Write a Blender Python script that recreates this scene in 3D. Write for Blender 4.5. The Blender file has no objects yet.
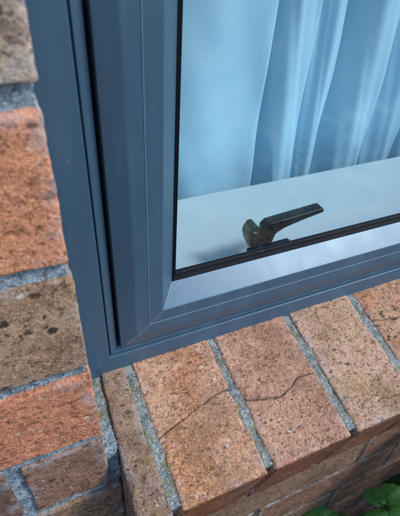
import bpy, bmesh, math, random
import numpy as np
from mathutils import Matrix, Vector

random.seed(7)
scene = bpy.context.scene
col = scene.collection

# ------------------------------------------------------------------ camera, sky, sun, exposure
# positions below are written relative to the camera's eye point; Z0 lifts them above the ground
Z0 = 1.0
R = np.array([[0.9118598573339713, -0.4066820045911194, 0.05586902294311362],
              [-0.22695781142219007, -0.6128636934259638, -0.7568938136322265],
              [0.34205518913958755, 0.6775011737421823, -0.6511454577593597]])
FPX = 451.125
cam_d = bpy.data.cameras.new('camera')
cam = bpy.data.objects.new('camera', cam_d)
col.objects.link(cam)
right, down, fwd = [Vector(r) for r in R]
M = Matrix((right, -down, -fwd)).transposed().to_4x4()
M.translation = Vector((0, 0, Z0))
cam.matrix_world = M
cam_d.sensor_fit = 'HORIZONTAL'
cam_d.sensor_width = 36.0
cam_d.lens = 36.0 * FPX / 400.0
cam_d.clip_start = 0.01
cam_d.clip_end = 500
cam_d.dof.use_dof = True
cam_d.dof.focus_distance = 0.34
cam_d.dof.aperture_fstop = 22
scene.camera = cam

SUN_EL, SUN_AZ = math.radians(46), math.radians(126)
world = bpy.data.worlds.new('World')
scene.world = world
world.use_nodes = True
wn = world.node_tree.nodes
sky = wn.new('ShaderNodeTexSky')
sky.sky_type = 'NISHITA'
sky.sun_disc = False
sky.sun_elevation = SUN_EL
sky.sun_rotation = SUN_AZ
sky.air_density = 1.0
sky.dust_density = .6
sky.ozone_density = 1.0
bg = wn['Background']
bg.inputs['Strength'].default_value = 0.15
world.node_tree.links.new(sky.outputs[0], bg.inputs[0])

sd = bpy.data.lights.new('sun', 'SUN')
sd.energy = 2.0
sd.angle = math.radians(13)
sd.color = (1.0, 0.94, 0.87)
so = bpy.data.objects.new('sun', sd)
col.objects.link(so)
sv = Vector((math.sin(SUN_AZ) * math.cos(SUN_EL), math.cos(SUN_AZ) * math.cos(SUN_EL), math.sin(SUN_EL)))
so.rotation_euler = (-sv).to_track_quat('-Z', 'Y').to_euler()
so.location = (2, -2, 3)

scene.view_settings.view_transform = 'Standard'
scene.view_settings.look = 'None'
scene.view_settings.gamma = 1.0
scene.view_settings.use_curve_mapping = False
scene.view_settings.exposure = 0.62

# ------------------------------------------------------------------ helpers
def ray(px, py):
    return R.T @ np.array([px - 200.0, py - 258.0, FPX])
def on_y(px, py, y):
    v = ray(px, py); return v * (y / v[1])
def on_plane(px, py, n, c):
    v = ray(px, py); return v * (np.dot(n, c) / np.dot(n, v))

def at_z(px, py, z): return on_plane(px, py, np.array([0, 0, 1.0]), np.array([0, 0, z]))

def tag(o, label=None, cat=None, group=None, kind=None):
    if label: o['label'] = label
    if cat: o['category'] = cat
    if group: o['group'] = group
    if kind: o['kind'] = kind
    return o

def empty(name, loc):
    o = bpy.data.objects.new(name, None)
    col.objects.link(o)
    o.location = (loc[0], loc[1], loc[2] + Z0)
    o.empty_display_size = 0.05
    return o

def smooth(me, angle=35):
    me.polygons.foreach_set('use_smooth', [True] * len(me.polygons))
    if angle: me.set_sharp_from_angle(angle=math.radians(angle))

def obj(name, me, mat=None, parent=None, loc=(0, 0, 0), rot=(0, 0, 0)):
    """links a mesh; loc is relative to the eye point; the parent chain has no rotation"""
    o = bpy.data.objects.new(name, me)
    col.objects.link(o)
    w = Vector((loc[0], loc[1], loc[2] + Z0))
    p = parent
    while p is not None:
        w = w - Vector(p.location); p = p.parent
    o.parent = parent
    o.location = w
    o.rotation_euler = rot
    if mat: me.materials.clear(); me.materials.append(mat)
    return o

# --- vectorised value noise
def _h(ix, iy, iz, s):
    n = (ix.astype(np.int64) * 374761393 + iy.astype(np.int64) * 668265263 + iz.astype(np.int64) * 2147483647 + s * 1274126177) & 0xFFFFFFFF
    n = ((n ^ (n >> 13)) * 1274126177) & 0xFFFFFFFF
    n = (n ^ (n >> 16)) & 0xFFFFFFFF
    return (n & 0xFFFFFF) / float(0xFFFFFF)
def vnoise(p, s=0):
    f0 = np.floor(p); t = p - f0; t = t * t * (3 - 2 * t)
    x, y, z = f0[:, 0], f0[:, 1], f0[:, 2]
    r = 0
    for a in (0, 1):
        for b in (0, 1):
            for c in (0, 1):
                w = (t[:, 0] if a else 1 - t[:, 0]) * (t[:, 1] if b else 1 - t[:, 1]) * (t[:, 2] if c else 1 - t[:, 2])
                r = r + w * _h(x + a, y + b, z + c, s)
    return r
def fbm(p, s=0, o=3):
    r, a, w = 0, .5, 0
    for i in range(o):
        r = r + a * vnoise(p, s + 17 * i); w += a; a *= .5; p = p * 2.03 + 11.7
    return r / w
def sstep(a, b, x):
    t = np.clip((x - a) / (b - a), 0, 1); return t * t * (3 - 2 * t)

def attr(me, name, vals):
    a = me.attributes.new(name, 'FLOAT', 'POINT')
    a.data.foreach_set('value', np.asarray(vals, dtype=np.float32))

def rough_block(size, res, seed, rad=.002, low=.0005, mid=.00025, pit=.0007, skip=(), cracks=(), warp=None, chips=1.0, grain=0.0):
    """a fired-clay or mortar block: box grid with worn, uneven edges, pits and cracks"""
    h = np.array(size) / 2.0
    n = [max(2, int(round(s / res))) for s in size]
    verts, faces = [], []
    index = {}
    def vid(p):
        k = (round(p[0] * 1e6), round(p[1] * 1e6), round(p[2] * 1e6))
        i = index.get(k)
        if i is None:
            i = len(verts); index[k] = i; verts.append(p)
        return i
    ax = [np.linspace(-h[i], h[i], n[i] + 1) for i in range(3)]
    for d in range(3):
        a, b = (d + 1) % 3, (d + 2) % 3
        for sgn in (-1, 1):
            if (d, sgn) in skip: continue
            grid = np.empty((n[a] + 1, n[b] + 1), int)
            for i in range(n[a] + 1):
                for j in range(n[b] + 1):
                    p = [0, 0, 0]; p[d] = sgn * h[d]; p[a] = ax[a][i]; p[b] = ax[b][j]
                    if i in (0, n[a]) or j in (0, n[b]):
                        grid[i, j] = vid(tuple(p))
                    else:
                        grid[i, j] = len(verts); verts.append(tuple(p))
            q = np.stack([grid[:-1, :-1], grid[1:, :-1], grid[1:, 1:], grid[:-1, 1:]], -1).reshape(-1, 4)
            if sgn < 0: q = q[:, ::-1]
            faces.append(q)
    p = np.array(verts, float)
    F = np.concatenate(faces)
    off = seed * 3.137 + 5
    # worn radius, larger in places
    r = rad * (0.55 + 1.5 * sstep(.45, .8, fbm(p / .016 + off, seed, 2)) * chips + .5 * vnoise(p / .005 + off, seed + 3) * chips)
    r = np.minimum(r, h.min() * .9)[:, None]
    inner = np.clip(p, -(h - r), (h - r))
    d = p - inner
    ln = np.linalg.norm(d, axis=1)[:, None]
    nrm = d / np.maximum(ln, 1e-9)
    edge = np.sort(h - np.abs(p), axis=1)[:, 1]          # distance to the rim of the face
    q = inner + nrm * r
    disp = (fbm(p / .018 + off, seed + 1, 2) - .5) * 2 * low
    disp += (fbm(p / .0035 + off, seed + 2, 2) - .5) * 2 * mid
    pn = vnoise(p / .0042 + off, seed + 5) * .7 + vnoise(p / .0021 + off, seed + 6) * .3
    pits = sstep(.66, .80, pn)
    disp -= pits * pit
    if grain: disp += (vnoise(p / .0011 + off, seed + 8) - .5) * 2 * grain
    cr = np.zeros(len(p))
    for (line, width, depth) in cracks:
        line = np.asarray(line, float)
        wob = np.stack([vnoise(p / .006 + off, seed + 21) - .5, vnoise(p / .006 + off, seed + 22) - .5], 1) * .0018
        pp = p[:, :2] + wob
        dm = np.full(len(p), 9.0)
        for a, b in zip(line[:-1], line[1:]):
            ab = b - a; t = np.clip(((pp - a) @ ab) / (ab @ ab), 0, 1)
            dm = np.minimum(dm, np.linalg.norm(pp - a - t[:, None] * ab, axis=1))
        wd = width * (.6 + .8 * vnoise(p / .009 + off, seed + 23))
        g = np.exp(-(dm / wd) ** 2) * (p[:, 2] > h[2] * .9)
        cr = np.maximum(cr, g); disp -= g * depth
    q = q + nrm * disp[:, None]
    if warp: q = warp(q)
    me = bpy.data.meshes.new('block')
    me.from_pydata(q.tolist(), [], F.tolist())
    attr(me, 'crack', cr); attr(me, 'pit', pits); attr(me, 'rim', edge)
    smooth(me, None)
    return me

# ------------------------------------------------------------------ materials
def new_mat(name):
    m = bpy.data.materials.new(name); m.use_nodes = True
    nt = m.node_tree
    return m, nt, nt.nodes['Principled BSDF']
def N(nt, t, **kw):
    n = nt.nodes.new(t)
    for k, v in kw.items():
        if k.startswith('_'): setattr(n, k[1:], v)
        else: n.inputs[k.replace('__', ' ')].default_value = v
    return n
def L(nt, a, b): nt.links.new(a, b)
def mixc(nt, fac, a, b, blend='MIX'):
    n = nt.nodes.new('ShaderNodeMix'); n.data_type = 'RGBA'; n.blend_type = blend
    for i, v in ((0, fac), (6, a), (7, b)):
        if hasattr(v, 'is_linked'): L(nt, v, n.inputs[i])
        elif i == 0: n.inputs[0].default_value = v
        else: n.inputs[i].default_value = (*v, 1)
    return n.outputs[2]
def ramp(nt, src, lo, hi):
    n = nt.nodes.new('ShaderNodeMapRange'); n.interpolation_type = 'SMOOTHSTEP'
    n.inputs['From Min'].default_value = lo; n.inputs['From Max'].default_value = hi
    L(nt, src, n.inputs['Value']); return n.outputs[0]
def math_n(nt, op, a, b):
    n = nt.nodes.new('ShaderNodeMath'); n.operation = op
    for i, v in enumerate((a, b)):
        if hasattr(v, 'is_linked'): L(nt, v, n.inputs[i])
        else: n.inputs[i].default_value = v
    return n.outputs[0]
def noise(nt, co, scale, detail=3, rough=.6, seed=0.0):
    n = N(nt, 'ShaderNodeTexNoise', Scale=scale, Detail=detail, Roughness=rough)
    if seed:
        v = nt.nodes.new('ShaderNodeVectorMath'); v.operation = 'ADD'; v.inputs[1].default_value = (seed, seed * .7, -seed)
        L(nt, co, v.inputs[0]); co = v.outputs[0]
    L(nt, co, n.inputs['Vector']); return n.outputs['Fac']

MORTAR_COL = (.36, .40, .43)
def brick_material(name, c1, c2, seed, *, stain=.45, spots=(.045, .034, .030), smear=.5, patch=None, moss=0.0, spot_amt=1.0):
    m, nt, b = new_mat(name)
    co = nt.nodes.new('ShaderNodeTexCoord').outputs['Object']
    big = noise(nt, co, 26, 3, .6, seed)
    c = mixc(nt, ramp(nt, big, .38, .66), c1, c2)
    if patch:                                            # a differently fired area of the clay
        c = mixc(nt, ramp(nt, noise(nt, co, 17, 3, .55, seed + 31), .50, .62), c, patch)
    # grain of the sanded clay, from coarse to fine
    g0 = noise(nt, co, 150, 4, .7, seed + 40)
    c = mixc(nt, math_n(nt, 'MULTIPLY', ramp(nt, g0, .50, .70), .70), c, tuple(min(1, v * 1.35 + .03) for v in c1))
    c = mixc(nt, math_n(nt, 'MULTIPLY', ramp(nt, g0, .48, .30), .75), c, tuple(v * .62 for v in c2))
    g = noise(nt, co, 900, 3, .75, seed + 2)
    c = mixc(nt, math_n(nt, 'MULTIPLY', ramp(nt, g, .50, .66), .85), c, tuple(min(1, v * 1.6 + .06) for v in c1))
    g2 = noise(nt, co, 560, 4, .72, seed + 5)
    c = mixc(nt, math_n(nt, 'MULTIPLY', ramp(nt, g2, .52, .72), .85), c, tuple(v * .36 for v in c2))
    nz = N(nt, 'ShaderNodeTexNoise', Scale=330.0, Detail=4.0, Roughness=.7); L(nt, co, nz.inputs['Vector'])
    sc = nt.nodes.new('ShaderNodeVectorMath'); sc.operation = 'SCALE'; sc.inputs['Scale'].default_value = .007
    L(nt, nz.outputs['Color'], sc.inputs[0])
    fs = .72 + .62 * ((seed * 7.31) % 1.0)
    def flecks(scale, stretch, r0, keep, sd2):
        scale *= fs
        mp = nt.nodes.new('ShaderNodeMapping'); mp.inputs['Scale'].default_value = stretch
        mp.inputs['Rotation'].default_value = (.3 * sd2, .2 * sd2, .5 * sd2); mp.inputs['Location'].default_value = (seed + sd2, seed * .3, -seed)
        L(nt, co, mp.inputs[0])
        w = nt.nodes.new('ShaderNodeVectorMath'); w.operation = 'ADD'; L(nt, mp.outputs[0], w.inputs[0]); L(nt, sc.outputs[0], w.inputs[1])
        vo = N(nt, 'ShaderNodeTexVoronoi', Scale=scale, Randomness=1.0); L(nt, w.outputs[0], vo.inputs['Vector'])
        se = nt.nodes.new('ShaderNodeSeparateColor'); L(nt, vo.outputs['Color'], se.inputs[0])
        size = math_n(nt, 'MULTIPLY', se.outputs[1], r0)         # flecks of every size
        d = math_n(nt, 'SUBTRACT', size, vo.outputs['Distance'])
        return math_n(nt, 'MULTIPLY', ramp(nt, d, -.05, .07), ramp(nt, se.outputs[0], keep, keep + .03))
    dark = flecks(220.0, (1, 1.9, 1.2), .46, .40, 1)
    dark2 = flecks(470.0, (1.5, 1, 1.3), .56, .20, 2)
    dark3 = flecks(105.0, (1, 1.5, 1), .30, .66, 3)
    clus = ramp(nt, noise(nt, co, 70, 3, .6, seed + 55), .36, .62)   # flecks gather in places
    clus = math_n(nt, 'ADD', math_n(nt, 'MULTIPLY', clus, .65), .40)
    dark = math_n(nt, 'MULTIPLY', dark, clus)
    dark2 = math_n(nt, 'MULTIPLY', dark2, math_n(nt, 'SUBTRACT', 1.35, clus))
    c = mixc(nt, math_n(nt, 'MULTIPLY', dark2, .85), c, tuple(v * .25 + .01 for v in c2))
    c = mixc(nt, math_n(nt, 'MULTIPLY', dark, .95 * spot_amt), c, spots)
    c = mixc(nt, math_n(nt, 'MULTIPLY', dark3, .75 * spot_amt), c, spots)
    lite = flecks(230.0, (1, 1.2, 1), .34, .88, 4)
    c = mixc(nt, math_n(nt, 'MULTIPLY', lite, .85), c, (.68, .66, .60))
    st = ramp(nt, noise(nt, co, 21, 5, .62, seed + 77), .50, .64)          # weather stains
    c = mixc(nt, math_n(nt, 'MULTIPLY', st, stain), c, mixc(nt, .5, tuple(v * .45 for v in c2), (.20, .105, .05)))
    # mortar smeared over the rims when the joints were struck
    rim = N(nt, 'ShaderNodeAttribute', _attribute_name='rim').outputs['Fac']
    sm = math_n(nt, 'MULTIPLY', ramp(nt, rim, .011, .001), ramp(nt, noise(nt, co, 60, 4, .65, seed + 9), .44, .66))
    c = mixc(nt, math_n(nt, 'MULTIPLY', sm, smear), c, (.42, .47, .53))
    if moss:
        ms = math_n(nt, 'MULTIPLY', ramp(nt, rim, .018, .002), ramp(nt, noise(nt, co, 85, 5, .7, seed + 12), .50, .66))
        c = mixc(nt, math_n(nt, 'MULTIPLY', ms, moss), c, (.33, .25, .07))
    pit = N(nt, 'ShaderNodeAttribute', _attribute_name='pit').outputs['Fac']
    c = mixc(nt, math_n(nt, 'MULTIPLY', pit, .55), c, tuple(v * .35 for v in c2))
    ck = N(nt, 'ShaderNodeAttribute', _attribute_name='crack').outputs['Fac']
    c = mixc(nt, math_n(nt, 'MULTIPLY', ck, .9), c, (.035, .025, .02))
    L(nt, c, b.inputs['Base Color'])
    b.inputs['Roughness'].default_value = .88
    b.inputs['Specular IOR Level'].default_value = .3
    h = math_n(nt, 'ADD', math_n(nt, 'MULTIPLY', g, 1.0), math_n(nt, 'MULTIPLY', g2, -.6))
    h = math_n(nt, 'SUBTRACT', h, math_n(nt, 'ADD', math_n(nt, 'MULTIPLY', dark, .7), math_n(nt, 'MULTIPLY', dark2, .4)))
    bp = N(nt, 'ShaderNodeBump', Strength=.9, Distance=.0012); L(nt, h, bp.inputs['Height']); L(nt, bp.outputs[0], b.inputs['Normal'])
    return m

def mortar_material(name, c1, c2, moss=0.0, lite=(.68, .76, .80)):
    m, nt, b = new_mat(name)
    co = nt.nodes.new('ShaderNodeTexCoord').outputs['Object']
    c = mixc(nt, ramp(nt, noise(nt, co, 90, 4, .65), .35, .68), c1, c2)
    g = noise(nt, co, 900, 3, .7, 3)
    c = mixc(nt, ramp(nt, g, .52, .74), c, lite)
    c = mixc(nt, ramp(nt, noise(nt, co, 520, 3, .7, 8), .50, .66), c, (.07, .075, .08))
    c = mixc(nt, math_n(nt, 'MULTIPLY', ramp(nt, noise(nt, co, 420, 2, .6, 14), .62, .74), .7), c, (.40, .33, .22))
    if moss: c = mixc(nt, math_n(nt, 'MULTIPLY', ramp(nt, noise(nt, co, 75, 4, .7, 21), .48, .66), moss), c, (.22, .20, .075))
    L(nt, c, b.inputs['Base Color']); b.inputs['Roughness'].default_value = .92
    b.inputs['Specular IOR Level'].default_value = .25
    bp = N(nt, 'ShaderNodeBump', Strength=.9, Distance=.0012); L(nt, g, bp.inputs['Height']); L(nt, bp.outputs[0], b.inputs['Normal'])
    return m

def paint_material(name, c, rough=.32, bump=.00006, dust=.25):
    m, nt, b = new_mat(name)
    co = nt.nodes.new('ShaderNodeTexCoord').outputs['Object']
    st = nt.nodes.new('ShaderNodeMapping'); st.inputs['Scale'].default_value = (1.6, 1.6, .22); L(nt, co, st.inputs[0])
    d = noise(nt, st.outputs[0], 34, 5, .65)
    cc = mixc(nt, math_n(nt, 'MULTIPLY', ramp(nt, d, .45, .75), dust), c, tuple(v * 1.35 + .02 for v in c))
    sp = noise(nt, co, 460, 2, .5, 4)
    cc = mixc(nt, math_n(nt, 'MULTIPLY', ramp(nt, sp, .73, .78), .35), cc, (.42, .43, .42))
    L(nt, cc, b.inputs['Base Color'])
    rr = nt.nodes.new('ShaderNodeMapRange'); rr.inputs['To Min'].default_value = rough - .06; rr.inputs['To Max'].default_value = rough + .12
    L(nt, d, rr.inputs['Value']); L(nt, rr.outputs[0], b.inputs['Roughness'])
    bp = N(nt, 'ShaderNodeBump', Strength=.05, Distance=bump * 10); L(nt, noise(nt, co, 500, 2, .5, 2), bp.inputs['Height']); L(nt, bp.outputs[0], b.inputs['Normal'])
    return m

FRAME = paint_material('blue_grey_coating', (.040, .094, .154), .38, dust=.5)
FRAME.node_tree.nodes['Principled BSDF'].inputs['Specular Tint'].default_value = (.62, .82, 1.0, 1)   # blue of the sky sheen put into the reflection tint
FRAME.node_tree.nodes['Principled BSDF'].inputs['Specular IOR Level'].default_value = .95
LINE = paint_material('pale_trim', (.15, .23, .32), .4)  # paler tone given to the thin ridge on the sash
SEAM = paint_material('seam_filler', (.30, .40, .50), .45)
RUBBER = paint_material('black_rubber', (.004, .007, .012), .60, dust=0)
RUBBER.node_tree.nodes['Principled BSDF'].inputs['Specular IOR Level'].default_value = .15
HANDLE = paint_material('black_handle', (.006, .008, .012), .32, dust=.1)
WHITE = paint_material('white_gloss_board', (.62, .66, .68), .35)

def glass_material():
    m, nt, b = new_mat('window_glass')
    nt.nodes.remove(b)
    out = nt.nodes['Material Output']
    lw = N(nt, 'ShaderNodeLayerWeight', Blend=.5)            # Schlick: the same from either side of the pane
    fr = math_n(nt, 'ADD', math_n(nt, 'MULTIPLY', math_n(nt, 'POWER', lw.outputs['Facing'], 5.0), .96), .04)
    tr = N(nt, 'ShaderNodeBsdfTransparent', Color=(.90, .955, .97, 1))
    gl = N(nt, 'ShaderNodeBsdfGlossy', Roughness=.02)
    mx = nt.nodes.new('ShaderNodeMixShader')
    L(nt, fr, mx.inputs[0]); L(nt, tr.outputs[0], mx.inputs[1]); L(nt, gl.outputs[0], mx.inputs[2])
    co = nt.nodes.new('ShaderNodeTexCoord').outputs['Object']
    mp = nt.nodes.new('ShaderNodeMapping'); mp.inputs['Scale'].default_value = (1.5, 1, .35); L(nt, co, mp.inputs[0])
    df = N(nt, 'ShaderNodeBsdfDiffuse', Color=(.55, .58, .60, 1))
    gr = math_n(nt, 'ADD', math_n(nt, 'MULTIPLY', ramp(nt, noise(nt, mp.outputs[0], 24, 6, .7), .42, .75), .045),
                math_n(nt, 'MULTIPLY', ramp(nt, noise(nt, co, 260, 3, .6, 3), .66, .72), .10))
    m2 = nt.nodes.new('ShaderNodeMixShader'); L(nt, gr, m2.inputs[0]); L(nt, mx.outputs[0], m2.inputs[1]); L(nt, df.outputs[0], m2.inputs[2])
    L(nt, m2.outputs[0], out.inputs['Surface'])
    return m
GLASS = glass_material()

def curtain_material():
    m, nt, b = new_mat('curtain_cloth')
    co = nt.nodes.new('ShaderNodeTexCoord').outputs['Object']
    mp = nt.nodes.new('ShaderNodeMapping'); mp.inputs['Scale'].default_value = (1, 1, .12); L(nt, co, mp.inputs[0])
    w = noise(nt, mp.outputs[0], 900, 2, .5)
    c = mixc(nt, ramp(nt, noise(nt, co, 30, 3, .6), .3, .7), (.46, .74, .90), (.52, .79, .93))
    c = mixc(nt, math_n(nt, 'MULTIPLY', w, .25), c, (.40, .68, .84))
    L(nt, c, b.inputs['Base Color']); b.inputs['Roughness'].default_value = .85
    b.inputs['Sheen Weight'].default_value = .2
    bp = N(nt, 'ShaderNodeBump', Strength=.2, Distance=.0004); L(nt, w, bp.inputs['Height']); L(nt, bp.outputs[0], b.inputs['Normal'])
    return m
CURTAIN = curtain_material()

def plain(name, c1, c2, scale, rough=.9):
    m, nt, b = new_mat(name)
    co = nt.nodes.new('ShaderNodeTexCoord').outputs['Object']
    c = mixc(nt, ramp(nt, noise(nt, co, scale, 5, .65), .35, .68), c1, c2)
    L(nt, c, b.inputs['Base Color']); b.inputs['Roughness'].default_value = rough
    bp = N(nt, 'ShaderNodeBump', Strength=.6, Distance=.01); L(nt, noise(nt, co, scale * 4, 4, .7), bp.inputs['Height']); L(nt, bp.outputs[0], b.inputs['Normal'])
    return m

# ------------------------------------------------------------------ ground
SOIL = plain('soil', (.035, .026, .018), (.07, .052, .035), 9)
me = bpy.data.meshes.new('ground')
n = 60
gx = np.concatenate([-np.geomspace(60, .05, n // 2), np.geomspace(.05, 60, n // 2)])
def sky_block_rise(y): t = min(max((-y - .9) / 1.6, 0), 1); return .85 * t * t * (3 - 2 * t)     # unseen rise added opposite the house to block low sky light
gv = [(x, y, sky_block_rise(y) + .012 * math.sin(x * 9) * math.cos(y * 11) * (abs(x) < 3 and abs(y) < 3)) for x in gx for y in gx]
gf = [(i * n + j, (i + 1) * n + j, (i + 1) * n + j + 1, i * n + j + 1) for i in range(n - 1) for j in range(n - 1)]
me.from_pydata(gv, [], gf); smooth(me, None)
tag(obj('ground', me, SOIL, None, (0, 0, -1.0)), kind='structure')

# ------------------------------------------------------------------ brick wall beside and below the window
DW = .155            # wall face
JX = .0160           # edge of the opening
KM = .329            # mitre: z = u - KM
TH = math.radians(12)
JOINTS = [-.0598, -.1373, -.2120, -.2865, -.3600]
tops = [JOINTS[0] + .075 * i for i in range(9, 0, -1)] + JOINTS + [-.36 - .075 * i for i in range(1, 10)]

WALLMAT = {
    'buff': brick_material('brick_buff', (.50, .37, .28), (.38, .27, .20), 1.3),
    'red': brick_material('brick_orange_red', (.66, .28, .15), (.60, .24, .125), 2.1, stain=.15, smear=.45, spot_amt=.55),
    'brown': brick_material('brick_brown', (.40, .255, .16), (.26, .155, .095), 3.7),
    'red2': brick_material('brick_red', (.60, .25, .135), (.52, .205, .115), 4.4, stain=.2, smear=.6, spot_amt=.6),
    'russet': brick_material('brick_russet', (.30, .165, .105), (.215, .115, .080), 5.2),
    'plum': brick_material('brick_plum', (.19, .11, .085), (.13, .080, .066), 6.9),
    'umber': brick_material('brick_umber', (.30, .185, .11), (.20, .12, .075), 8.3),
}
MORT = mortar_material('lime_mortar', (.12, .19, .25), (.36, .45, .52), lite=(.74, .78, .80))
MORT2 = mortar_material('sill_mortar', (.11, .145, .15), (.31, .37, .39), .65, lite=(.74, .78, .74))

MORT4 = mortar_material('mossy_mortar', (.14, .19, .19), (.32, .38, .38), .8, lite=(.55, .60, .58))
wall = empty('brick_wall', (-.05, DW, -1.0))
tag(wall, 'red and brown brick wall with pale mortar joints left of and below the window', 'wall')
BD = .05             # modelled depth of a wall brick
def wall_brick(x0, x1, z0, z1, mat, seed, fine, dy=0.0):
    sx, sz = x1 - x0, z1 - z0
    near = fine
    me = rough_block((sx, BD, sz), .0011 if near else .006, seed, rad=.0016, low=.0006, mid=.00030, pit=.0008, skip=((1, 1),))
    return obj('brick', me, WALLMAT[mat], wall, ((x0 + x1) / 2, DW + BD / 2 + dy, (z0 + z1) / 2))
seed = 10
XL = -.52
named = {0: None}
row_mats = ['buff', 'red', 'brown', 'red2', 'russet', 'umber']
for ri in range(len(tops) - 1):
    zt, zb = tops[ri] - .0045, tops[ri + 1] + .0045
    vr = ri - 8                       # 0 = course whose top is above the frame of view, 1 = the orange course ...
    mats = list(WALLMAT)
    if vr <= 4:
        first = {0: .2150, 1: .1025, 2: .2150, 3: .2150, 4: .0530}.get(vr, .2150 if vr % 2 == 0 else .1025)
        xr = JX + {0: -.0008, 1: -.0012, 2: -.0004, 3: .0000, 4: .0008}.get(vr, random.uniform(-.001, .001))
        x1, k = xr, 0
        while x1 > XL:
            ln = first if k == 0 else (.1025 if (vr == 4 and k == 1) else .215)
            x0 = max(x1 - ln, XL)
            vis = 0 <= vr <= 4 and x1 > -.06
            mt = row_mats[vr] if (vis and k == 0) else ('plum' if vr == 4 and k == 1 else random.choice(mats))
            if x1 - x0 > .02: wall_brick(x0, x1, zb, zt, mt, seed, vis, random.uniform(-.0006, .0006) if vis else random.uniform(-.001, .001))
            seed += 1; x1 = x0 - .0095; k += 1
    elif vr == 5:                     # course level with the sill bricks
        x1, k = .0242, 0
        while x1 > XL:
            x0 = max(x1 - .215, XL); wall_brick(x0, x1, zb, zt, 'umber' if k == 0 else random.choice(mats), seed, k == 0); seed += 1; x1 = x0 - .0095; k += 1
    else:                             # courses below the sill
        ph = {6: .215, 7: .330, 8: .407, 9: .322}.get(vr, .33 if vr % 2 else .407)
        x = ph - .225 * math.ceil((ph - XL) / .225)
        while x < .95:
            x0, x1 = x + .0035, x + .2215; zt, zb = tops[ri] - .003, tops[ri + 1] + .003
            zz = -.36 - .075 * (vr - 5)
            vis = vr in (7, 8, 9, 10) and x1 > .15 and x0 < .48
            if x1 > XL and x0 < .95:
                if vis:
                    obj('brick', rough_block((x1 - x0, BD, zt - zb), .0025, seed, skip=((1, 1),)),
                        WALLMAT[('umber', 'russet')[(vr + int(x * 5 + 9)) % 2]], wall, ((x0 + x1) / 2, DW + BD / 2, (zt + zb) / 2))
                else:
                    wall_brick(max(x0, XL), min(x1, .95), zb, zt, random.choice(mats), seed, False)
            seed += 1; x += .225
# mortar of the wall: one bed behind the brick faces, in two slabs round the opening
MORT3 = mortar_material('damp_dirty_mortar', (.085, .075, .062), (.13, .115, .095), .4, lite=(.22, .21, .19))
def mortar_slab(x0, x1, z0, z1, res, rec, sd_, name='mortar_joint', mat=None):
    me = rough_block((x1 - x0, .03, z1 - z0), res, sd_, rad=.001, low=.0010, mid=.0006, pit=.0008, skip=((1, 1),), chips=.5, grain=.0005)
    return obj(name, me, mat or MORT, wall, ((x0 + x1) / 2, DW + .015 + rec, (z0 + z1) / 2))
mortar_slab(-.062, JX - .0022, -.405, -.02, .0012, .0028, 901)      # seen closely
mortar_slab(JX - .0020, .0262, -.4045, -.318, .0012, .0060, 905)
mortar_slab(XL, -.0585, -.403, tops[0], .008, .0034, 902)
mortar_slab(-.0620, JX - .0022, -.0230, tops[0], .008, .0036, 903)
mortar_slab(XL, .95, -1.0, -.4052, .006, .0012, 904, mat=MORT3)

# ------------------------------------------------------------------ window sill of bricks on edge
fb = on_y(93, 376, .2181)
nsl = np.array([0, -math.sin(TH), math.cos(TH)])
sill = empty('brick_window_sill', (fb[0] + .2, .16, fb[2] - .1))
tag(sill, 'sloping sill of pinkish bricks on edge with cracks, under the window frame', 'window sill')
def shaded_ends(m):  # front shade painted into the brick ends, along with a redder header tone
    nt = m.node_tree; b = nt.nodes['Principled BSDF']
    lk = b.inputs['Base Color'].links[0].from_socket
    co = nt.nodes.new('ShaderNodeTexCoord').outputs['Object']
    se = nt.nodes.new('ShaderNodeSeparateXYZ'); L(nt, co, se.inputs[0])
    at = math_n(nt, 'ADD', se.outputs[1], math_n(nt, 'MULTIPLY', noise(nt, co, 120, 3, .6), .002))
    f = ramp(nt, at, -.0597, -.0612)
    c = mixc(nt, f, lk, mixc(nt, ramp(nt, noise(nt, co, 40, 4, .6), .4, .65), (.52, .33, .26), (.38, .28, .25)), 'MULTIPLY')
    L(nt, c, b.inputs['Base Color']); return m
SM = [brick_material('sill_brick_mauve', (.32, .215, .155), (.24, .155, .115), 11.3, moss=.4, patch=(.24, .155, .12), smear=.3),
      brick_material('sill_brick_pink', (.55, .325, .215), (.45, .245, .155), 12.8, patch=(.42, .19, .085), moss=.2, smear=.25, spot_amt=.7),
      brick_material('sill_brick_rose', (.50, .29, .20), (.38, .20, .13), 13.1, patch=(.36, .19, .12), smear=.25, spot_amt=.8),
      brick_material('sill_brick_beige', (.48, .31, .195), (.37, .225, .135), 14.6, patch=(.52, .34, .25), smear=.35, spot_amt=.8),
      brick_material('sill_brick_tan', (.50, .25, .14), (.42, .19, .11), 15.9, patch=(.42, .28, .19), smear=.3)]
SM = [shaded_ends(m) for m in SM]
S_OUT = .1145        # along the slope, frame line to front arris
S_IN = .010
SH = .102
rot = (TH, 0, 0)
def sill_local(px, py, cx):
    w = on_plane(px, py, nsl, fb)
    s = (w[1] - fb[1]) / math.cos(TH)         # negative outwards
    return (w[0] - cx, s - (S_IN - S_OUT) / 2)
bx = [(.0035, .0252), (.0313, .0992), (.1050, .1760), (.1826, .2496), (.2563, .3230)]
cracks_px = {0: [([(112, 440), (122, 437), (134, 434), (150, 431)], .00035, .0010)],
             1: [([(154, 441), (168, 431), (184, 418), (203, 404), (216, 394), (230, 388)], .0006, .0016)],
             2: [([(243, 399), (262, 399), (280, 396), (290, 388), (296, 378), (304, 375), (313, 372)], .0006, .0016)],
             3: [([(375, 402), (383, 398), (398, 395)], .0004, .0010)],
             4: [([(366, 320), (380, 320), (395, 317), (420, 312)], .0005, .0013)]}
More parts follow.
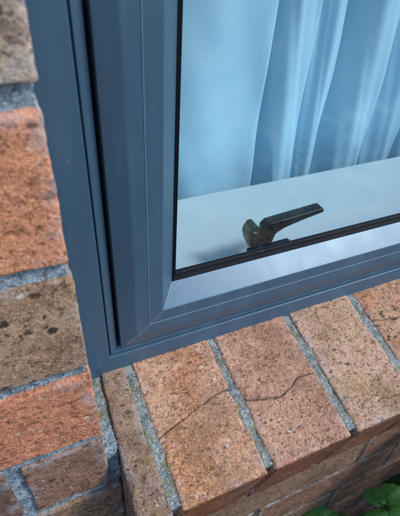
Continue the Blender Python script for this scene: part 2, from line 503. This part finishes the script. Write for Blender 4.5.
for i in range(13):
    if i < len(bx): a, b_ = bx[i]
    else: a = .2570 + .0745 * (i - 4); b_ = a + .066
    x0, x1 = fb[0] + a, fb[0] + b_
    if x1 > .945: break
    cx = (x0 + x1) / 2
    cr = [([sill_local(px, py, cx) for px, py in ln], w_, d_) for ln, w_, d_ in cracks_px.get(i, [])]
    warp = None
    if i == 0:
        def warp(q):                     # a cut closer, wider towards the front
            q = q.copy(); ly = (S_OUT + S_IN) / 2
            t = np.clip((-q[:, 1] + ly) / (2 * ly), 0, 1)
            lft = np.clip((.0106 - q[:, 0]) / .0212, 0, 1)
            q[:, 0] += lft * (.0025 - .0055 * t); return q
    vis = i < 5
    me = rough_block((x1 - x0, S_OUT + S_IN, SH), .0008 if vis else .004, 300 + i, rad=.0026, low=.0006, mid=.00026, pit=.0007,
                     skip=((2, -1), (1, 1)), cracks=cr, warp=warp)
    sm = (S_IN - S_OUT) / 2
    c = np.array([cx, fb[1] + sm * math.cos(TH), fb[2] + sm * math.sin(TH)]) - nsl * (SH / 2) + nsl * random.uniform(-.0006, .0004)
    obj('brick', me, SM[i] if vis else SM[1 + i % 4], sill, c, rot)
    # joint to the right of this brick (and one to the left of the first)
    nx = fb[0] + (bx[i + 1][0] if i + 1 < len(bx) else a + .0745)
    js = [(x1 - .002, nx + .002, S_OUT - .0045, .0016)]
    if i == 0: js.append((JX - .003, x0 + .0045, .0500, .0036))
    for k, (j0, j1, so_, dp) in enumerate(js):
        jm = rough_block((j1 - j0, so_ + S_IN, SH - .006), .0008 if vis else .004, 600 + i * 2 + k, rad=.0014, low=.0009, mid=.0005, pit=.0009,
                         skip=((2, -1), (1, 1), (0, 1), (0, -1)), chips=.6, grain=.0005)
        s2 = (S_IN - so_) / 2
        cc = np.array([(j0 + j1) / 2, fb[1] + s2 * math.cos(TH), fb[2] + s2 * math.sin(TH)]) - nsl * ((SH - .006) / 2 + dp)
        obj('mortar_joint', jm, MORT4 if k else MORT2, sill, cc, rot)

# ------------------------------------------------------------------ the window
XR, ZT = .93, .52
win = empty('casement_window', (.47, .24, -.31))
tag(win, 'blue-grey casement window frame with mitred sash and black inside handle', 'window')
def round_poly(pts, rads, seg=4):
    out = []
    m = len(pts)
    for i, (p, r) in enumerate(zip(pts, rads)):
        p = np.array(p); a = np.array(pts[i - 1]); b = np.array(pts[(i + 1) % m])
        if r <= 0: out.append(tuple(p)); continue
        d1 = (a - p) / np.linalg.norm(a - p); d2 = (b - p) / np.linalg.norm(b - p)
        for t in np.linspace(0, 1, seg + 1):
            q = p + d1 * r * (1 - t) ** 2 + d2 * r * t ** 2
            out.append(tuple(q))
    return out
def member(side, prof, name, mat, gap=.00006, parent=win, ext=0):
    """one mitred length of a profile (u, y) on a side of the rectangle"""
    v = []
    m = len(prof)
    NS = 14
    for t in np.linspace(0, 1, NS + 1):
        for (u, y) in prof:
            lo_x, hi_x, lo_z, hi_z = u, XR - (u - .0175), u - KM, ZT - (u - .0175)
            g = gap
            if side == 'left': v.append((u, y, lo_z + g + t * (hi_z - lo_z - 2 * g)))
            if side == 'right': v.append((hi_x, y, lo_z + g + t * (hi_z - lo_z - 2 * g)))
            if side == 'bottom': v.append((lo_x + g + t * (hi_x - lo_x - 2 * g), y, lo_z))
            if side == 'top': v.append((lo_x + g + t * (hi_x - lo_x - 2 * g), y, hi_z))
    f = []
    for s in range(NS):
        for i in range(m):
            j = (i + 1) % m
            f.append((s * m + i, s * m + j, (s + 1) * m + j, (s + 1) * m + i))
    f.append(tuple(range(m))[::-1]); f.append(tuple(NS * m + i for i in range(m)))
    c = np.mean(v, axis=0)
    me = bpy.data.meshes.new(name)
    me.from_pydata((np.array(v) - c).tolist(), [], f)
    bm = bmesh.new(); bm.from_mesh(me); bmesh.ops.recalc_face_normals(bm, faces=bm.faces); bm.to_mesh(me); bm.free()
    smooth(me, 30)
    o = obj(name, me, mat, parent, c)
    wm = o.modifiers.new('normals', 'WEIGHTED_NORMAL'); wm.keep_sharp = True; wm.weight = 90
    return o

fp = round_poly([(.0175, .262), (.0175, .2180), (.0383, .2180), (.0384, .2222), (.0396, .2222), (.0397, .2196), (.0455, .2206), (.0458, .245), (.056, .2455), (.056, .262)],
                [0, .001, .0009, 0, 0, .0006, .0010, 0, 0, 0])
sp = round_poly([(.0478, .2445), (.0475, .2172), (.0599, .2134), 
                 (.0804, .2134), (.0930, .2282), (.0930, .2395), (.0700, .2620), (.0585, .2620), (.0585, .2445)],
                [0, .0008, .0012, .0008, .0006, 0, 0, 0, 0])
lp = round_poly([(.0694, .2136), (.0695, .21305), (.0699, .21305), (.0700, .2136)], [0, .0001, .0001, 0], 3)
gp = round_poly([(.0926, .2284), (.0942, .2276), (.0952, .2300), (.0956, .2314), (.0966, .2308), (.0978, .2328), (.0978, .2344), (.0926, .2344)],
                [0, .0006, .0003, .0002, .0004, .0006, 0, 0], 3)
for sd_, nm in (('left', 'frame_jamb'), ('bottom', 'frame_sill_rail'), ('right', 'frame_jamb'), ('top', 'frame_head')):
    member(sd_, fp, nm, FRAME)
sash_rail = None
for sd_, nm in (('left', 'sash_stile'), ('bottom', 'sash_rail'), ('right', 'sash_stile'), ('top', 'sash_rail')):
    o = member(sd_, sp, nm, FRAME)
    if sd_ == 'bottom': sash_rail = o
    member(sd_, gp, 'gasket', RUBBER)
    member(sd_, lp, 'trim_line', LINE)
# filler showing in the mitre at the lower left corner
def seam(u0, y0, u1, y1, lift=.00014, hw=.00024):
    a = np.array([u0, y0, u0 - KM]); b = np.array([u1, y1, u1 - KM])
    d = (b - a) / np.linalg.norm(b - a)
    s = np.array([1, 0, -1]) / math.sqrt(2)
    nrm = np.cross(s, d); nrm /= np.linalg.norm(nrm)
    if nrm[1] > 0: nrm = -nrm
    v = []
    K = 10
    for t in np.linspace(0, 1, K + 1):
        p = a + (b - a) * t; w = hw * (.6 + .7 * random.random())
        v += [p - s * w - nrm * .0002, p - s * w * .5 + nrm * lift, p + s * w * .5 + nrm * lift, p + s * w - nrm * .0002]
    f = [(i * 4 + j, i * 4 + j + 1, i * 4 + 5 + j, i * 4 + 4 + j) for i in range(K) for j in range(3)]
    f += [(0, 1, 2, 3), (K * 4 + 3, K * 4 + 2, K * 4 + 1, K * 4)]
    c = np.mean(v, axis=0); me = bpy.data.meshes.new('seam'); me.from_pydata((np.array(v) - c).tolist(), [], f)
    return obj('mitre_seam', me, SEAM, win, c)
seam(.0520, .2158, .0596, .2136); seam(.0602, .2134, .0800, .2134); seam(.0808, .2139, .0926, .2277)

g0, g1 = .0932, .0932 - KM
gx1, gz1 = XR - (.0932 - .0175), ZT - (.0932 - .0175)
bm = bmesh.new(); bmesh.ops.create_cube(bm, size=1)
for v in bm.verts: v.co = (v.co.x * (gx1 - g0), v.co.y * .004, v.co.z * (gz1 - g1))
me = bpy.data.meshes.new('glass_pane'); bm.to_mesh(me); bm.free()
obj('glass_pane', me, GLASS, win, ((g0 + gx1) / 2, .2366, (g1 + gz1) / 2))

# handle: outline laid out in the plane of the sash, with real thickness
def prism(name, pts, y0, y1, mat, parent, bev=.0012):
    pts = np.array(pts); c = np.array([pts[:, 0].mean(), (y0 + y1) / 2, pts[:, 1].mean()])
    bm = bmesh.new()
    lo = [bm.verts.new((p[0] - c[0], y0 - c[1], p[1] - c[2])) for p in pts]
    hi = [bm.verts.new((p[0] - c[0], y1 - c[1], p[1] - c[2])) for p in pts]
    k = len(pts)
    bm.faces.new(lo); bm.faces.new(hi[::-1])
    for i in range(k): bm.faces.new((lo[i], hi[i], hi[(i + 1) % k], lo[(i + 1) % k]))
    bmesh.ops.recalc_face_normals(bm, faces=bm.faces)
    bmesh.ops.bevel(bm, geom=list(bm.edges), offset=bev, segments=3, profile=.6, affect='EDGES', clamp_overlap=True)
    me = bpy.data.meshes.new(name); bm.to_mesh(me); bm.free(); smooth(me, 50)
    return obj(name, me, mat, parent, c)
HY = .272
def hp(px): return [tuple(on_y(x, y, HY)[[0, 2]]) for x, y in px]
hroot = prism('handle', hp([(246, 240), (245, 233), (247, 227), (253, 226), (257.5, 232.5), (262, 234), (266, 236), (269, 238.5), (269.5, 243), (262, 247), (250, 248)]), .262, .279, HANDLE, win, .002)
prism('handle_spur', hp([(246, 235), (246.8, 225), (249, 221.5), (252.5, 220.5), (255, 222.5), (255.8, 228), (256, 235)]), .264, .276, HANDLE, hroot, .0016)
prism('handle_lever', hp([(259, 236), (262, 225), (266.5, 220.5), (280, 216.5), (300, 210.8), (316, 206), (320, 205.2), (321, 207.5), (318.5, 209.4), (300, 216.6), (282, 224.3), (273, 230), (268, 241)]), .266, .277, HANDLE, hroot, .0018)
prism('base_plate', hp([(243, 251), (244, 244.5), (264, 239.8), (284, 234.6), (287, 236.5), (286, 240)]), .2605, .267, HANDLE, hroot, .0008)

# ------------------------------------------------------------------ indoors
BZ = -.285
bm = bmesh.new(); bmesh.ops.create_cube(bm, size=1)
for v in bm.verts: v.co = (v.co.x * .98, v.co.y * .138, v.co.z * .022)
bmesh.ops.bevel(bm, geom=[e for e in bm.edges], offset=.003, segments=3, affect='EDGES')
me = bpy.data.meshes.new('window_board'); bm.to_mesh(me); bm.free(); smooth(me, 40)
BOARD = bpy.data.materials.new('board')
def board_material():
    m, nt, b = new_mat('white_painted_board')
    co = nt.nodes.new('ShaderNodeTexCoord').outputs['Object']
    c = mixc(nt, ramp(nt, noise(nt, co, 22, 4, .6), .35, .7), (.62, .72, .78), (.67, .76, .81))
    sp_ = noise(nt, co, 300, 2, .5, 6)
    c = mixc(nt, ramp(nt, sp_, .745, .765), c, (.12, .11, .10))      # specks of dirt
    L(nt, c, b.inputs['Base Color']); b.inputs['Roughness'].default_value = .38
    return m
tag(obj('window_board', me, board_material(), None, (.47, .331, BZ - .011)),
    'white painted board indoors, behind the glass under the curtain', 'window board')

def fold_profile():
    """curtain section: each pleat comes forward to a lip on its right and tucks back behind the next"""
    edges = [.085, .278, .3436, .3790, .4571, .5152, .585, .63, .70, .765, .82, .89, .96]
    pts = []
    for a, b in zip(edges[:-1], edges[1:]):
        w = b - a; am = min(.036, .58 * w)
        for t in np.linspace(0, 1, 26):
            wide = .016 * math.cos(t * 9.0) * (1 - t) * (w > .1)      # the broad panel bellies in and out
            pts.append((a + w * t, .466 - am * (1 - (1 - t) ** 3.6) - wide - .003 * math.sin(t * 7 + a * 60)))
        y1 = pts[-1][1]
        for k in range(1, 7):                                             # rounded lip, then back behind the next pleat
            q = k / 6 * math.pi * .95
            pts.append((b + .0045 * math.sin(q), y1 + .0045 * (1 - math.cos(q))))
        pts.append((b - .004, y1 + .02)); pts.append((b - .001, .464))
    return pts
pf = fold_profile()
ZS = np.linspace(-.62, .60, 130)
v, f = [], []
for zi, z in enumerate(ZS):
    for i, (x, y) in enumerate(pf):
        v.append((x + .004 * math.sin(z * 6 + i * .09) + .0012 * math.sin(z * 31 + i * .4), y + .003 * math.sin(z * 9 + i * .15) + .0012 * math.sin(z * 47 + i * .7) * math.sin(i * .31), z))
m_ = len(pf)
for a in range(len(ZS) - 1):
    for i in range(m_ - 1): f.append((a * m_ + i, a * m_ + i + 1, (a + 1) * m_ + i + 1, (a + 1) * m_ + i))
c = np.array([.5, .44, -.62])
me = bpy.data.meshes.new('curtain'); me.from_pydata((np.array(v) - c).tolist(), [], f); smooth(me, None)
cur = obj('curtain', me, CURTAIN, None, c)
mod = cur.modifiers.new('thick', 'SOLIDIFY'); mod.thickness = .0012
tag(cur, 'pale blue curtain hanging in vertical folds behind the window glass', 'curtain')

# plastered reveal and room behind the window
PL = plain('plaster', (.55, .56, .55), (.62, .63, .62), 12)
def slab(name, x0, x1, y0, y1, z0, z1):
    bm = bmesh.new(); bmesh.ops.create_cube(bm, size=1)
    for v in bm.verts: v.co = (v.co.x * (x1 - x0), v.co.y * (y1 - y0), v.co.z * (z1 - z0))
    me = bpy.data.meshes.new(name); bm.to_mesh(me); bm.free()
    return tag(obj(name, me, PL, None, ((x0 + x1) / 2, (y0 + y1) / 2, (z0 + z1) / 2)), kind='structure')
slab('reveal_wall_left', -.50, .030, .265, .405, -.98, .60)
slab('reveal_wall_right', .915, 1.2, .265, .405, -.98, .60)
slab('reveal_wall_lower', .031, .914, .265, .39, -.98, -.31)
slab('reveal_wall_upper', .031, .914, .265, .405, .50, .60)
slab('room_wall', -.50, 1.2, 1.3, 1.35, -.98, .60)
slab('room_wall_left', -.55, -.501, .265, 1.35, -.98, .60)
slab('room_wall_right', 1.201, 1.25, .265, 1.35, -.98, .60)
slab('room_ceiling', -.55, 1.25, .265, 1.35, .601, .65)

# ------------------------------------------------------------------ plant at the foot of the wall
def leaf_material(name, c1, c2):
    m, nt, b = new_mat(name)
    co = nt.nodes.new('ShaderNodeTexCoord').outputs['Object']
    c = mixc(nt, ramp(nt, noise(nt, co, 3, 5, .65), .35, .68), c1, c2)
    # veins fanning out from the stalk
    se = nt.nodes.new('ShaderNodeSeparateXYZ'); L(nt, co, se.inputs[0])
    an = math_n(nt, 'ARCTAN2', se.outputs[0], math_n(nt, 'ADD', se.outputs[1], .12))
    vn = math_n(nt, 'ABSOLUTE', math_n(nt, 'SINE', math_n(nt, 'MULTIPLY', an, 4.5), 0.0), 0.0)
    vein = ramp(nt, vn, .10, .02)
    c = mixc(nt, math_n(nt, 'MULTIPLY', vein, .5), c, tuple(min(1, v * 2.2 + .02) for v in c2))
    L(nt, c, b.inputs['Base Color']); b.inputs['Roughness'].default_value = .45
    bp = N(nt, 'ShaderNodeBump', Strength=.12, Distance=.05); L(nt, noise(nt, co, 6, 3, .5), bp.inputs['Height']); L(nt, bp.outputs[0], b.inputs['Normal'])
    return m
LEAF = [leaf_material('leaf_green', (.042, .17, .034), (.065, .22, .046)), leaf_material('leaf_dark', (.016, .055, .012), (.022, .075, .016))]
STEM = plain('stem_bark', (.05, .06, .025), (.08, .075, .04), 60)
def shade_bush():  # out-of-view leaves added to shade the sill front and lower wall
    rnd = random.Random(5)
    for i in range(150):
        t = rnd.random()
        x = .36 + .62 * rnd.random(); y = .10 - .50 * rnd.random()
        top = -.42 - .22 * max(0, .5 - x) / .14 * .5 - .1 * abs(y + .1)
        z = top - .45 * rnd.random() ** 2
        q = R @ np.array([x, y, z]); 
        if q[2] > 0 and 200 + q[0] / q[2] * FPX < 425 and 258 + q[1] / q[2] * FPX < 545: continue     # the open corner where the wall shows
        o = obj('leaf', LM[i % 4], None, plant, (x, y, z), (rnd.uniform(-.5, .5), rnd.uniform(-.5, .5), rnd.uniform(0, 6.28)))
        o.scale = (rnd.uniform(.035, .06),) * 3
        if i % 3 == 0:
            o.material_slots[0].link = 'OBJECT'; o.material_slots[0].material = LEAF[1]
        if i % 3 == 1:
            b0 = np.array([.36 + (x - .36) * .6, .08 + (y - .08) * .5, -1.0])
            tube('stem', [b0, b0 * .6 + np.array([x, y, z]) * .4 + [.01, 0, .03], np.array([x, y, z - .001])], .0024, .0011, STEM, plant)
def leaf_mesh(seed):
    rnd = random.Random(seed)
    v, f = [(0, 0, 0)], []
    K, RN = 88, 5
    def rad(a):
        base = .5 + .5 * math.cos(a)                      # a = 0 at the tip
        lob = abs(math.cos(a * 2.5)) ** .55
        r = .52 + .17 * lob + .30 * base ** 3
        r += .035 * abs(math.sin(a * 11 + seed * .2)) + .012 * math.sin(a * 29 + seed)
        if abs(abs(a) - math.pi) < .35: r *= .42 + .5 * (abs(abs(a) - math.pi)) / .35
        return r
    for k in range(1, RN + 1):
        for i in range(K):
            a = -math.pi + 2 * math.pi * i / K; r = rad(a) * k / RN
            x, y = r * math.sin(a), r * math.cos(a)
            z = -.20 * (x * x + y * y) + .10 * abs(x) ** 1.2 + .035 * math.cos(a * 5) * k / RN + .012 * math.sin(x * 15 + seed) * math.cos(y * 13)
            v.append((x, y + .2, z))
    for i in range(K): f.append((0, 1 + i, 1 + (i + 1) % K))
    for k in range(RN - 1):
        for i in range(K):
            a0, a1 = 1 + k * K + i, 1 + k * K + (i + 1) % K
            f.append((a0, a0 + K, a1 + K, a1))
    me = bpy.data.meshes.new('leaf'); me.from_pydata(v, [], f); smooth(me, None)
    return me
LM = [leaf_mesh(i) for i in range(4)]
for i, m in enumerate(LM): m.materials.append(LEAF[0])
plant = empty('garden_plant', (.36, .08, -1.0))
tag(plant, 'leafy green plant growing at the foot of the brick wall', 'plant')
def tube(name, pts, r0, r1, mat, parent):
    pts = [np.array(p, float) for p in pts]; c = pts[0]
    v, f = [], []
    K = 6
    for i, p in enumerate(pts):
        t = i / (len(pts) - 1); d = pts[min(i + 1, len(pts) - 1)] - pts[max(i - 1, 0)]; d /= np.linalg.norm(d)
        s = np.cross(d, [.3, .9, .1]); s /= np.linalg.norm(s); w = np.cross(d, s); r = r0 + (r1 - r0) * t
        v += [p - c + r * (s * math.cos(a) + w * math.sin(a)) for a in np.arange(K) * 2 * math.pi / K]
    for i in range(len(pts) - 1):
        for j in range(K): f.append((i * K + j, i * K + (j + 1) % K, (i + 1) * K + (j + 1) % K, (i + 1) * K + j))
    me = bpy.data.meshes.new(name); me.from_pydata([tuple(x) for x in v], [], f); smooth(me, None)
    return obj(name, me, mat, parent, c)
def add_leaf(p, size, yaw, pitch, roll, i, dark=False):
    me = LM[i % 4]
    o = obj('leaf', me, None, plant, p, (pitch, roll, yaw)); o.scale = (size,) * 3
    if dark:
        o.material_slots[0].link = 'OBJECT'; o.material_slots[0].material = LEAF[1]
    base = np.array([.36, .08, -1.0]) + np.array([random.uniform(-.05, .05), random.uniform(-.02, .03), 0])
    p = np.array(p); mid = (base + p) / 2 + np.array([0, 0, .06])
    tube('stem', [base, base * .5 + mid * .5 + [0, 0, .02], mid, p * .6 + mid * .4 + [0, 0, .004], p - [0, 0, .001]], .0022, .0010, STEM, plant)
add_leaf(at_z(381, 507, -.66), .050, -2.2, .2, -.1, 0)
add_leaf(at_z(333, 524, -.70), .036, 1.2, .2, .1, 1)
add_leaf(at_z(408, 484, -.74), .036, .6, -.1, .2, 2, True)
for i in range(26):
    px, py = random.uniform(335, 490), random.uniform(512, 640)
    z = random.uniform(-.92, -.78)
    p = at_z(px, py, z)
    if p[1] > .10: p = p * (.10 / p[1]) if p[1] > .14 else p
    add_leaf(p, random.uniform(.028, .042), random.uniform(0, 6.28), random.uniform(-.4, .4), random.uniform(-.4, .4), i, i % 2 == 0)
shade_bush()
